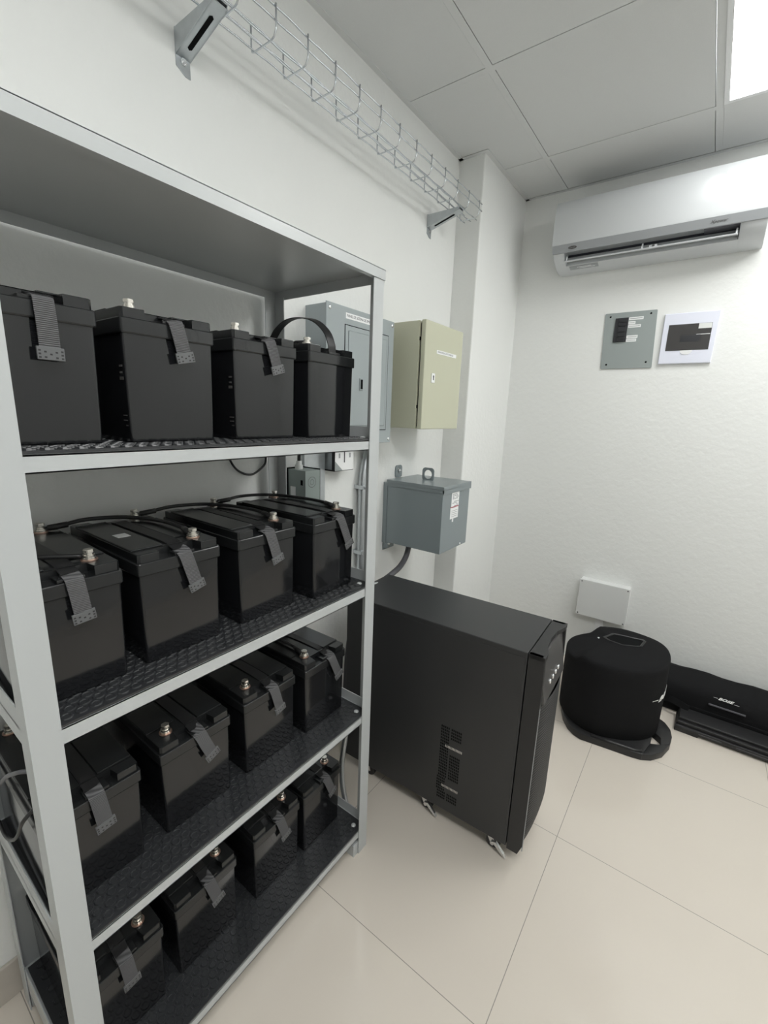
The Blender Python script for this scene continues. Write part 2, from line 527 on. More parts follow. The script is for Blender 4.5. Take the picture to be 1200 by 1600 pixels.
# ------------------------------------------------------------------ batteries
BL = 0.300
def build_battery(name, side, strap):
    """front face at x = 0, body towards -x, base at z = 0; side: which way the front terminal sits"""
    t = bpy.data.objects.new(name, None); t.empty_display_size = .05; COL.objects.link(t)
    # case, tapering slightly towards the base
    def rr(x0, x1, w, z, c=.006):
        pts = []
        for (cx, cy, a0) in ((x1 - c, w - c, 0), (x0 + c, w - c, 90), (x0 + c, -w + c, 180), (x1 - c, -w + c, 270)):
            for q in range(7):
                a = math.radians(a0 + q * 15)
                pts.append((cx + c * math.cos(a), cy + c * math.sin(a), z))
        return pts
    b = B()
    b.loft([rr(-BL + .006, -.007, .0735, 0), rr(-BL + .005, -.0055, .0745, .002), rr(-BL + .003, -.003, .0770, .172)])
    b.obj('case', M_BATT, t, smooth_angle=.36)
    b = B()
    b.loft([rr(-BL, 0, .0788, .168), rr(-BL - .001, .001, .0797, .170), rr(-BL - .001, .001, .0797, .1895), rr(-BL, 0, .0788, .191)])
    # raised lid with a handle notch at either end
    def outline(g):
        x1, x0, w, n, dp = -.003 - g, -BL + .003 + g, .0762 - g, .040, .026
        c = .004
        return [(x1, -w + c), (x1, -n), (x1 - dp, -n + .002), (x1 - dp, n - .002), (x1, n), (x1, w - c), (x1 - c, w),
                (x0 + c, w), (x0, w - c), (x0, n), (x0 + dp, n - .002), (x0 + dp, -n + .002), (x0, -n), (x0, -w + c), (x0 + c, -w), (x1 - c, -w)]
    b.prism(outline(0), 'z', .190, .2065, bev=.0012)
    lid = b.obj('lid', M_LID, t, smooth_angle=.36)
    # two flat cover plates either side of the handle groove
    s = side
    bp = B()
    bp.box(-BL + .030, -.030, min(-s * .0752, -s * .018), max(-s * .0752, -s * .018), .206, .2095, bev=.0012)
    bp.box(-BL + .062, -.060, min(s * .018, s * .0752), max(s * .018, s * .0752), .206, .2085, bev=.0012)
    bp.obj('cover_plate', M_LID, lid)
    # ledge inside the notch where the handle is fixed
    B().box(-.028, -.002, -.012, .026, .191, .1965, bev=.001).obj('handle_lug', M_LID, lid)
    # terminals
    for (x, y) in ((-.040, s * .046), (-BL + .022, s * .046)):
        tb_ = B()
        tb_.cyl((x, y, .2075), .0125, .003, n=20, bev=.0008)
        te = tb_.obj('terminal', M_COPPER, t, smooth_angle=.6)
        n_ = B()
        n_.cyl((x, y, .2100), .0098, .0025, n=20).cyl((x, y, .2135), .0088, .0045, n=20).cyl((x, y, .2175), .0070, .004, n=16)
        n_.cyl((x, y, .2222), .0085, .0055, n=6, bev=.0008)
        n_.obj('terminal_bolt', M_BRASS, te, smooth_angle=.6)
    # webbing handle
    y = .006 + strap.get('y', 0); tilt = strap.get('tilt', 0.0); L = strap.get('len', .06)
    if strap.get('arch'):
        pts = smooth_curve([(-.010, y, .197), (-.012, y, .215), (-.025, y - .002, .243), (-.055, y - .006, .268), (-.095, y - .01, .279), (-.14, y - .012, .278), (-.178, y - .012, .262), (-.205, y - .012, .236), (-.225, y - .012, .211)], 6)
        B().ribbon(pts, (0, 1, .15), .024, .0022).obj('handle_strap', M_CABLE, t, smooth_angle=.6)
    else:
        g = .004
        B().ribbon(smooth_curve([(-BL + .03, y * .3, .200), (-BL + .05, y * .4, .2085), (-.20, y * .6, .2085), (-.12, y, .2085), (-.045, y, .2080), (-.026, y, .2030), (-.012, y, .2000)], 4), (0, 1, 0), .025, .0018).obj('handle_strap', M_CABLE, t, smooth_angle=.7)
        pts = [(-.020, y, .1990), (-.012, y, .1990), (.000, y, .1965), (.0045, y, .194), (.005 + g * .3, y + tilt * .008, .186)]
        end = (.005 + g, y + tilt * L, .190 - L)
        pts += [(.006 + g * .7, y + tilt * L * .5, .190 - L * .5), end]
        pts = smooth_curve(pts, 5)
        hs = B().ribbon(pts, (0, 1, tilt), .0245, .002).obj('handle_strap', M_STRAP, t, smooth_angle=.7)
        d = Vector((0, tilt, -1)).normalized()
        rgt = Vector((0, 1, tilt)).normalized()
        o = Vector(end) + d * -.002
        fm = face_mtx(o + Vector((.0012, 0, 0)), rgt, -d)
        B().box(-.0160, .0160, -.015, .002, -.0022, .0012, bev=.0006, mtx=fm).obj('strap_end', M_TAB, hs)
        hb = B()
        for (u, v) in ((-.013, -.003), (-.013, -.0075), (-.013, -.012), (-.0065, -.0045), (-.0065, -.0115), (0, -.0075), (.0065, -.0045), (.0065, -.0115), (.013, -.003), (.013, -.0075), (.013, -.012)):
            hb.box(u - .0014, u + .0014, v - .0011, v + .0011, .001, .0015, mtx=fm)
        hb.obj('strap_end_hole', M_TABHOLE, hs)
    return t

# tier, slot, front x, centre y, turn, terminal side, strap, label
ROW = {1: 'top shelf', 2: 'second shelf', 3: 'third shelf', 4: 'bottom shelf'}
BATS = [
 (1, .366, .1185, 0.0, -1, dict(y=.008, len=.062, tilt=.0), 'black battery on the top battery shelf, nearest the left post, upper edge beside the post'),
 (1, .366, .309, -.01, -1, dict(y=.0, len=.045, tilt=.22), 'black battery on the top battery shelf, second from the left post, handle strap slanting right'),
 (1, .362, .511, -.02, -1, dict(y=-.002, len=.045, tilt=.30), 'black battery on the top battery shelf, third from the left, reflecting curved light patches'),
 (1, .372, .697, 0.01, -1, dict(arch=True), 'black battery on the top battery shelf with its carry strap arching up'),
 (2, .366, .1195, -.02, 1, dict(y=.003, len=.052, tilt=.10), 'black battery on the second battery shelf beside the left post, light ribbed strap hanging'),
 (2, .366, .302, .0, 1, dict(y=-.003, len=.058, tilt=.28), 'black battery on the second battery shelf with a small white sticker on its lid'),
 (2, .366, .502, .0, 1, dict(y=-.008, len=.055, tilt=.30), 'black battery on the second battery shelf, third from left, two cables across its lid'),
 (2, .386, .697, 0.03, 1, dict(y=.006, len=.065, tilt=.45), 'glossy black battery at the right end of the second battery shelf'),
 (3, .350, .1235, -.01, -1, dict(y=-.003, len=.068, tilt=.12), 'black battery on the third battery shelf, directly beside the left post'),
 (3, .350, .318, .0, -1, dict(y=-.004, len=.068, tilt=.40), 'black battery on the third battery shelf, second from the left post, strap slanting down'),
 (3, .348, .513, .0, -1, dict(y=-.002, len=.066, tilt=.25), 'black battery on the third battery shelf, third from the left post'),
 (3, .357, .697, .01, -1, dict(y=.008, len=.072, tilt=.45), 'black battery at the right end of the third battery shelf, strap curling over'),
 (4, .342, .140, -.01, 1, dict(y=-.004, len=.06, tilt=.1), 'black battery on the lowest shelf beside the left post, mostly hidden'),
 (4, .338, .325, .0, 1, dict(y=-.004, len=.066, tilt=.3), 'black battery on the lowest shelf, second from the left post'),
 (4, .342, .530, .0, 1, dict(y=-.003, len=.062, tilt=.3), 'black battery on the lowest shelf, third from the left post'),
 (4, .346, .699, .01, 1, dict(y=.004, len=.06, tilt=.4), 'black battery at the right end of the lowest shelf'),
]
TERM = []
for n, (k, fx, cy, rz, s, strap, lab) in enumerate(BATS):
    if k >= 3: strap['len'] *= .8
    t = build_battery('battery', s, strap)
    t.location = (fx, cy, ZM[k] - .0002)
    t.rotation_euler = (0, 0, rz)
    tag(t, lab, 'battery', 'batteries on the rack')
    R = Matrix.Translation(t.location) @ Matrix.Rotation(rz, 4, 'Z')
    TERM.append((R @ Vector((-.040, s * .046, .2125)), R @ Vector((-BL + .022, s * .046, .2125))))
    if n in (1, 2):
        for (x0, x1, z0, z1) in ((-.022, -.012, .118, .121), (-.022, -.014, .108, .111), (-.024, -.012, .098, .103), (-.026, -.012, .042, .044), (-.026, -.012, .034, .036), (-.020, -.012, .026, .028)):
            yy = -.0735 - (.0035) * z1 / .172
            B().box(x0, x1, yy - .0009, yy + .001, z0, z1).obj('printed_mark', M_UPSGREY, t)
    if n == 5:
        B().box(-.150, -.122, -.055, -.032, .2094, .2099).obj('sticker', M_LABEL, t)

# jumper cables between terminals
def jumper(a, b, label, lift=.03, side=(0, 0, 0), r=.0042):
    a, b = Vector(a), Vector(b)
    d = b - a
    sd = Vector(side)
    dn = Vector((d.x, d.y, 0)).normalized()
    z = max(a.z, b.z) + lift * .3
    pts = smooth_curve([a + Vector((0, .006, 0)), Vector((a.x + .004, a.y + .035, a.z + .003)), Vector((a.x - .004, a.y * .55 + b.y * .45, z + lift * .25)), Vector((a.x + .012, b.y - .035, z)), Vector((a.x + .07, b.y + .002, z - .001)), Vector((b.x - .07, b.y + .008, b.z + .004)), b + Vector((-.006, 0, 0))], 7)
    o = B().tube(pts, r, 8).obj('jumper_cable', M_CABLE, None, smooth=True)
    tag(o, label, 'cable', 'battery jumper cables')
    for (p, q) in ((a, pts[5]), (b, pts[-6])):
        dd = (Vector(q) - p).normalized()
        B().tube([p + dd * .012, p + dd * .045], r * 1.45, 8).obj('cable_lug_sleeve', M_CABLE, o, smooth=True)
        B().cyl((p.x, p.y, p.z - .0005), .0115, .0016, n=16).obj('cable_lug', M_BRASS, o)
    return o
jumper(TERM[4][1], TERM[5][0], 'black jumper cable across the white-stickered battery on the second shelf', .010, (-.03, 0, .012))
jumper(TERM[5][1], TERM[6][0], 'black jumper cable to the third battery from the left on the second shelf', .010, (-.03, 0, .01))
jumper(TERM[6][1], TERM[7][0], 'black jumper cable across the rightmost battery on the second shelf', .010, (-.03, 0, .012))
jumper(TERM[10][1] + Vector((0, 0, 0)), TERM[11][0], 'black jumper cable to the rightmost battery on the third battery shelf', .01, (-.02, 0, 0))
jumper(TERM[2][1], TERM[3][0], 'black jumper cable to the rightmost battery on the top battery shelf', .008, (-.02, 0, 0))
o = B().tube(smooth_curve([TERM[4][0] + Vector((-.008, -.006, 0)), TERM[4][0] + Vector((-.03, -.05, .004)), TERM[4][0] + Vector((-.06, -.10, .006)), TERM[4][0] + Vector((-.10, -.13, .0)), TERM[4][0] + Vector((-.16, -.155, -.08))], 7), .004, 8).obj('battery_lead', M_CABLE, None, smooth=True)
tag(o, 'black lead leaving the leftmost battery on the second shelf behind the left post', 'cable')

# loose cables at the back of the rack
o = B().tube(smooth_curve([(.014, .640, 1.262), (.014, .655, 1.212), (.016, .682, 1.179), (.016, .727, 1.166), (.016, .772, 1.190), (.014, .782, 1.215), (.012, .79, 1.262)], 8), .0032, 8).obj('hanging_cable', M_CABLE, None, smooth=True)
tag(o, 'thin black cable drooping in a loop on the wall below the top battery shelf', 'cable')
o = B().tube(smooth_curve([(.010, -.03, .56), (.06, .005, .585), (.12, .024, .618), (.175, .026, .667), (.245, .026, .73), (.302, .026, .778), (.345, .027, .808), (.366, .036, .818), (.368, .06, .80), (.345, .0745, .755), (.314, .0775, .717)], 8), .0033, 8).obj('side_cable', M_GCABLE, None, smooth=True)
tag(o, 'grey cable arching outside the left end of the rack above the third battery shelf', 'cable')
o = B().tube(smooth_curve([(.010, -.04, .60), (.07, .010, .605), (.147, .026, .600), (.208, .026, .598), (.265, .026, .629), (.31, .026, .671), (.345, .028, .718), (.350, .045, .735), (.335, .066, .728), (.318, .074, .716)], 8), .0030, 8).obj('looped_cable', M_CABLE, None, smooth=True)
tag(o, 'thin dark cable looping low outside the left end of the rack', 'cable')
o = B().tube(smooth_curve([(.30, .852, .33), (.295, .846, .26), (.292, .843, .20), (.297, .843, .13), (.32, .842, .05), (.33, .85, .012)], 8), .009, 10).obj('grey_hose', M_GALV, None, smooth=True)
tag(o, 'grey flexible tube hanging to the floor between the rack and the black power unit', 'tube')

# ------------------------------------------------------------------ load centre (grey panel on the left wall)
t = thing('electrical_enclosure', (0, 1.143, 1.25), 'grey steel electrical panel on the left wall, behind the rack beside the beige cabinet', 'electrical panel')
b = B(); b.box(.0, .092, -.178, .181, .003, .440, bev=.0015); b.obj('enclosure', M_PANELG, t)
b = B(); b.box(.092, .0955, -.1815, .1845, 0, .4435, bev=.001); fc = b.obj('cover', M_PANELG, t)
dr = B(); dr.box(.0955, .0975, -.092, .148, .05, .388, bev=.001).box(.0975, .1005, -.078, .134, .064, .373, bev=.0025).obj('door', M_PANELG, t)
dg_ = B()
for (y0, y1, z0, z1) in ((-.0945, -.092, .048, .390), (.148, .1505, .048, .390), (-.0945, .1505, .388, .3905), (-.0945, .1505, .0475, .05)):
    dg_.box(.0955, .0965, y0, y1, z0, z1)
dg_.obj('door_gap', M_GAP, t)
B().box(.1003, .1040, -.020, -.001, .186, .226, bev=.001).obj('latch', M_PANELG, t)
B().box(.1038, .1044, -.0165, -.0045, .190, .222).obj('latch_recess', M_GAP, t)
for (yy, zz) in ((-.165, .428), (.172, .428), (-.165, .014), (.172, .014)):
    B().dome((.0955, yy, zz), .0065, .003, 'x').obj('screw', M_STEEL, fc, smooth=True)
lb = B(); lb.box(.0955, .0962, -.090, .105, .4085, .4265); lbl = lb.obj('label_strip', M_LABEL, t)
text_mesh('label_text', 'PANEL DE SISTEMA DE EMERGENCIA', .0125, face_mtx((.0964, -.084, .4175), (0, 1, 0), (0, 0, 1)), M_INK, lbl, sx=.80, ext=.0001)

# ------------------------------------------------------------------ beige cabinet
t = thing('electrical_cabinet', (0, 1.5375, 1.306), 'beige steel electrical cabinet on the left wall beside the column', 'electrical cabinet')
B().box(0, .172, -.1515, .1515, 0, .400, bev=.003).obj('body', M_BEIGE, t)
B().box(.172, .180, -.1425, .1425, .008, .392).obj('seal_gap', M_GAP, t)
dr = B().box(.180, .200, -.1525, .1525, -.001, .401, bev=.003).obj('door', M_BEIGE, t)
lk = B().box(.200, .2035, -.097, -.072, .178, .214, bev=.0012).obj('lock', M_LABEL, dr)
B().box(.2035, .2040, -.087, -.081, .188, .206).cyl((.2037, -.084, .201), .0042, .001, 'x', 12).obj('keyhole', M_INK, lk)
for zz in (.085, .335):
    B().box(.170, .1815, -.1500, -.1440, zz - .006, zz + .006).obj('hinge', M_GAP, t)
lbl = B().box(.200, .2007, -.0640, .0985, .290, .3035).obj('label_strip', M_LABEL, dr)
text_mesh('label_text', 'TRANSFERENCIA DE ENERGIA', .0100, face_mtx((.2009, -.058, .2968), (0, 1, 0), (0, 0, 1)), M_INKG, lbl, sx=.97, ext=.0001)

# ------------------------------------------------------------------ transformer
t = thing('transformer', (0, 1.551, .79), 'blue-grey steel transformer box with lifting lugs on the left wall below the beige cabinet', 'transformer')
b = B()
b.box(.020, .292, -.121, .121, .012, .280, bev=.0015)
b.obj('enclosure', M_TRANS, t)
b = B()
b.box(.016, .297, -.1245, .1245, .278, .2925, bev=.001)
b.box(.2925, .297, -.1245, .1245, .262, .280).box(.016, .297, -.1245, -.1215, .266, .280).box(.016, .297, .1215, .1245, .266, .280)
b.obj('lid', M_TRANS, t)
b = B()
b.box(0, .020, -.125, .125, .008, .280, bev=.001)
b.box(0, .004, -.118, -.035, -.030, .012)
b.box(0, .026, -.118, -.112, -.018, .012)
b.obj('mounting_plate', M_TRANS, t)
def lug(x, y, w, h, hr, axis):
    pts = []
    out = [(-w / 2, 0), (w / 2, 0), (w / 2, h - .008), (w / 2 - .008, h), (-w / 2 + .008, h), (-w / 2, h - .008)]
    n = 24
    tt = bmesh.new()
    cz = h - w / 2
    inner = [(hr * math.cos(2 * math.pi * q / n), cz + hr * math.sin(2 * math.pi * q / n)) for q in range(n)]
    outer = []
    for q in range(n):
        a = 2 * math.pi * q / n
        dx, dz = math.cos(a), math.sin(a)
        s = 1e9
        for (lim, comp) in ((w / 2, abs(dx)),):
            if comp > 1e-6: s = min(s, lim / comp)
        if dz > 1e-6: s = min(s, (h - cz) / dz)
        if dz < -1e-6: s = min(s, cz / -dz)
        px_, pz_ = dx * s, cz + dz * s
        # clip upper corners
        cc = (w / 2 + (h - cz)) * .86
        if dz > 0 and abs(px_) + (pz_ - cz) > cc:
            k_ = cc / (abs(px_) + (pz_ - cz)); px_, pz_ = px_ * k_, cz + (pz_ - cz) * k_
        outer.append((px_, pz_))
    th = .005
    def vv(p, e):
        return tt.verts.new((x + p[0], y + e, .292 + p[1]) if axis == 'x' else (x + e, y + p[0], .292 + p[1]))
    I0 = [vv(p, -th / 2) for p in inner]; I1 = [vv(p, th / 2) for p in inner]
    O0 = [vv(p, -th / 2) for p in outer]; O1 = [vv(p, th / 2) for p in outer]
    for q in range(n):
        r = (q + 1) % n
        tt.faces.new((I0[q], I0[r], O0[r], O0[q])); tt.faces.new((I1[q], O1[q], O1[r], I1[r]))
        tt.faces.new((O0[q], O0[r], O1[r], O1[q])); tt.faces.new((I0[q], I1[q], I1[r], I0[r]))
    b = B(); b._merge(tt)
    return b
lug(.003, -.018, .050, .054, .0125, 'y').obj('mounting_lug', M_TRANS, t)
B().cyl((.008, -.018, .292 + .029), .0095, .006, 'x', 6).dome((.012, -.018, .292 + .029), .006, .005, 'x').obj('bolt', M_STEEL, t)
lug(.145, .005, .058, .054, .0195, 'x').obj('lifting_lug', M_TRANS, t)
for (yy, zz) in ((-.03, -.0), (.055, .0)):
    pass
B().dome((.292, .062, .020), .006, .004, 'x').obj('screw', M_STEEL, t, smooth=True)
B().dome((.030, -.112, .004), .006, .006, 'y').obj('screw', M_STEEL, t, smooth=True)
lb = B().box(.292, .2927, -.044, .022, .1985, .260).box(.292, .2927, -.049, .021, .148, .1985)
lbl = lb.obj('rating_label', M_LABEL, t)
li = B()
random.seed(3)
z = .252
while z > .190:
    y = -.036
    while y < .012:
        w = random.uniform(.006, .016)
        if random.random() < .8: li.box(.2927, .2930, y, min(y + w, .018), z - .0014, z + .0014)
        y += w + .004
    z -= .0062
for z in (.182, .174, .166, .158):
    li.box(.2927, .2929, -.04, .016, z - .0007, z + .0007)
li.obj('label_text', M_INKG, lbl)
B().box(.2927, .2930, -.050, .022, .196, .2005).obj('label_red_line', M_RED, lbl)
B().box(.292, .2927, -.030, -.018, .134, .150).obj('label_tag', M_LABEL, t)
o = B().tube(smooth_curve([(.10, 1.500, .80), (.10, 1.496, .779), (.10, 1.477, .738), (.10, 1.433, .704), (.10, 1.371, .686), (.09, 1.30, .66), (.07, 1.22, .60), (.05, 1.16, .45), (.04, 1.15, .20)], 8), .0125, 12).obj('flexible_conduit', M_GCABLE, None, smooth=True)
tag(o, 'dark grey flexible conduit curving down from the transformer behind the power unit', 'conduit')

# ------------------------------------------------------------------ small boxes behind the rack
t = thing('wireway', (0, 1.0, .62), 'flat grey metal wireway on the wall behind the rack, below the electrical panel', 'wireway')
B().box(0, .014, -.055, .045, 0, .632, bev=.001).obj('duct', M_GALV, t)
t = thing('knockout_box', (.014, .909, 1.04), 'small green-grey steel junction box with a round knockout, behind the rack', 'junction box')
B().box(-.012, .076, -.033, .033, 0, .131, bev=.001).obj('body', M_KNOCK, t)
B().box(-.008, -.004, -.036, .040, -.002, .135).box(-.004, .074, .033, .0365, 0, .134).obj('cover_edge', M_GAP, t)
k_ = B()
tt = bmesh.new()
for (r0, r1) in ((.0165, .0180), (.0075, .0088)):
    q0 = [tt.verts.new((.0765, -.004 + r0 * math.cos(2 * math.pi * q / 20), .093 + r0 * math.sin(2 * math.pi * q / 20))) for q in range(20)]
    q1 = [tt.verts.new((.0765, -.004 + r1 * math.cos(2 * math.pi * q / 20), .093 + r1 * math.sin(2 * math.pi * q / 20))) for q in range(20)]
    for q in range(20): tt.faces.new((q0[q], q0[(q + 1) % 20], q1[(q + 1) % 20], q1[q]))
k_._merge(tt); k_.obj('knockout', M_GCABLE, t)
B().box(.054, .064, -.0335, -.0328, .083, .100).obj('slot', M_GAP, t)
B().box(.006, .030, -.0337, -.0328, .030, .075, bev=.0).obj('sticker', M_LABEL, t)
B().cyl((.020, -.008, .138), .013, .014, n=16).cyl((.020, -.008, .150), .010, .016, n=16, r2=.0085).obj('cable_gland', M_JBOX, t, smooth_angle=.6)
B().tube([(.020, -.008, .150), (.020, -.008, .20), (.015, -.006, .25)], .0055, 10).obj('cable', M_CABLE, t, smooth=True)
t = thing('surge_protector', (0, 1.103, 1.153), 'small white and black electrical unit with a vertical slot, under the grey panel', 'electrical unit')
B().box(.0, .040, -.050, .050, 0, .094, bev=.001).obj('body', M_GALV, t)
B().box(.0, .0545, -.0505, .0505, -.002, .003).box(.040, .0535, -.050, .050, .003, .094).obj('black_rim', M_BLKPL, t)
fr = B().box(.0535, .0555, -.0495, .0495, .0, .094, bev=.0008).obj('front_plate', M_LABEL, t)
B().box(.0555, .0560, -.003, .002, .028, .088).obj('slot', M_INK, fr)
B().prism([(-.0495, .0), (-.010, .0), (-.0495, .034)], 'x', .0555, .0560).obj('grey_corner', M_TEAL, fr)
for yy in (-.031, .026):
    B().box(.0555, .0558, yy, yy + .008, .045, .062).obj('printed_mark', M_ACS, fr)

# steel conduit below the panel
t = thing('steel_conduit', (.028, 1.246, .62), 'bright galvanised conduit running down the wall just inside the right rack post', 'conduit')
B().tube(smooth_curve([(0, .030, .632), (0, .026, .58), (0, .008, .52), (0, 0, .46), (0, 0, .30), (0, 0, .10), (0, 0, 0)], 8), .0175, 16).obj('pipe', M_GALV, t, smooth=True)
B().tube(smooth_curve([(-.004, .066, .632), (-.004, .062, .58), (-.004, .042, .52), (-.004, .034, .46), (-.004, .034, .30), (-.004, .034, .10), (-.004, .034, 0)], 8), .0105, 16).obj('pipe', M_GALV, t, smooth=True)
for zz in (.452, .182):
    c_ = B().box(-.028, .019, -.020, .047, zz - .008, zz + .008, bev=.002).obj('pipe_strap', M_GALV, t)
    B().dome((.020, .000, zz), .006, .005, 'x').dome((.020, .038, zz), .006, .005, 'x').obj('strap_screw', M_STEEL, c_, smooth=True)

# ------------------------------------------------------------------ wire cable tray and wall brackets
TX0, TX1, TZ, TH_ = .083, .165, 2.197, .056
YT0, YT1 = -.60, 1.865
t = thing('wire_cable_tray', (0, 0, TZ), 'zinc wire mesh cable tray along the top of the left wall', 'cable tray')
wr = .0021
def wavy(x, z, jitter):
    pts = []
    y = YT0
    while y <= YT1 + .001:
        pts.append((x + math.sin(y * 31 + jitter) * .0008, y, z + (math.sin(y * 62.8 + jitter) * .0009)))
        y += .025
    return pts
b = B()
for n, (x, z) in enumerate(((TX0, TH_), (TX0, .030), (TX0 + .004, .0), (TX0 + .032, 0), (TX0 + .060, 0), (TX1, .030), (TX1, TH_))):
    b.tube(wavy(x, z, n * 1.7), wr, 6)
b.obj('long_wires', M_WIRE, t, smooth=True)
y = .015 - .1 * 6
while y < YT1 + .001:
    pts = [(TX0 - .004, y, TH_ + .003), (TX0 - .004, y, .008), (TX0 - .001, y, -.002), (TX0 + .006, y, -.0045), (TX1 - .016, y, -.0045), (TX1 - .004, y, -.001), (TX1 + .003, y, .010), (TX1 + .004, y, .018), (TX1 + .004, y, TH_ + .003)]
    B().tube(pts, wr, 6).obj('cross_wire', M_WIRE, t, smooth=True)
    y += .1
def bracket(y, label):
    t = thing('wall_bracket', (0, y, 2.19), label, 'bracket', 'cable tray brackets')
    w = .017
    B().box(.0, .0025, -w, w, -.072, .0).prism([(-w, -.072), (w, -.072), (w, -.085), (w - .012, -.085)], 'x', 0, .0025).obj('wall_plate', M_GALV, t)
    b = B()
    b.box(.0, .152, -w, w, -.0045, -.002)
    for s in (-1, 1):
        b.prism([(.0025, -.052), (.0025, -.003), (.150, -.003), (.150, -.012)], 'y', s * w - .00125, s * w + .00125)
    b.prism([(.0025, -.052), (.0025, -.0495), (.150, -.0095), (.150, -.012)], 'y', -w, w)
    b.obj('arm', M_GALV, t)
    sm = face_mtx((.0025, 0, -.052), (.1475, 0, .040), (0, 1, 0))
    B().prism([(.030, -.005), (.120, -.005), (.124, 0), (.120, .005), (.030, .005), (.026, 0)], 'z', -.0008, .0008, mtx=sm).obj('arm_slot', M_GAP, t)
    B().cyl((.0045, 0, -.060), .008, .004, 'x', 6).cyl((.007, 0, -.060), .0045, .006, 'x', 10).obj('anchor_bolt', M_STEEL, t)
bracket(.582, 'galvanised wall bracket under the near end of the wire cable tray')
bracket(1.690, 'galvanised wall bracket under the far end of the cable tray, beside the column')

# ------------------------------------------------------------------ UPS tower
UX, UY, UTH, UD, UW, UZ = .84545, 1.04182, .0312, .694, .2646, .7217
t = thing('ups_tower', (UX, UY, 0), 'black tower power supply on castors on the floor beside the rack', 'power supply', rz=UTH)
ZB_ = .058
b = B()
b.box(-UD, -.047, 0, UW, ZB_, UZ, bev=.0025)
cab = b.obj('cabinet', M_UPS, t)
B().box(-UD + .004, -.052, -.0016, .0005, ZB_ + .004, UZ - .016, bev=.001).obj('side_panel', M_UPS, t)
# front bezel with a recessed control area
f = B()
f.prism([(-.044, ZB_ - .006), (-.044, UZ), (-.006, UZ), (.0, UZ - .012), (.002, UZ - .10), (.002, ZB_ + .03), (-.010, ZB_ - .006)], 'y', 0, .014, bev=.001)
f.prism([(-.044, ZB_ - .006), (-.044, UZ), (-.006, UZ), (.0, UZ - .012), (.002, UZ - .10), (.002, ZB_ + .03), (-.010, ZB_ - .006)], 'y', UW - .014, UW, bev=.001)
f.prism([(.0, -.044), (UW, -.044), (UW, .001), (UW - .055, .001), (UW - .11, -.003), (.075, -.012), (.045, -.004), (.03, .001), (0, .001)][::-1] if False else
        [(-.044, 0.0), (.001, 0.0), (.001, .03), (-.004, .05), (-.013, .075), (-.016, .13), (-.013, .19), (-.004, .215), (.001, .235), (.001, UW), (-.044, UW)], 'z', UZ - .014, UZ, bev=.001)
f.box(-.044, -.018, .012, UW - .012, ZB_ - .004, UZ - .012)
bez = f.obj('front_bezel', M_UPSF, t)
# curved grille with ribs
g = B()
nr = 70
rows = []
prof = lambda yy: .006 + .022 * (1 - ((yy - UW / 2) / (UW / 2 - .012)) ** 2) ** .5 if abs(yy - UW / 2) < UW / 2 - .012 else .006
tt = bmesh.new()
ysn = [.013 + (UW - .026) * q / 24 for q in range(25)]
zlo, zhi = ZB_ + .02, UZ - .155
N = 150
grid = []
for r in range(N + 1):
    zz = zlo + (zhi - zlo) * r / N
    dz = (0.0022 if r % 3 == 0 else 0.0)
    fade = min(1.0, (r / N) * 8) ** .5
    grid.append([tt.verts.new((-.012 + (prof(yy) - dz) * (.45 + .55 * fade), yy, zz)) for yy in ysn])
for r in range(N):
    for q in range(24):
        tt.faces.new((grid[r][q], grid[r][q + 1], grid[r + 1][q + 1], grid[r + 1][q]))
g._merge(tt)
g.box(-.02, -.010, .013, UW - .013, zlo, zhi)
g.obj('front_grille', M_UPSF, t)
B().box(.0005, .0030, .0035, .0075, ZB_ + .01, UZ - .16).obj('trim_strip', M_ACS, t)
# control panel
cp = B().prism([(-.016, UZ - .150), (-.016, UZ - .016), (-.010, UZ - .016), (.010, UZ - .150)], 'y', .015, UW - .015, bev=.001).obj('control_panel', M_UPSGREY, t)
B().prism([(-.004, UZ - .070), (-.0105, UZ - .028), (-.0095, UZ - .028), (-.003, UZ - .070)], 'y', .10, .20).obj('display', M_SMOKE, cp)
for q in range(4):
    yy = .085 + q * .032
    B().dome((.0045, yy, UZ - .112), .008, .004, 'x').obj('button', M_STEEL, cp, smooth=True)
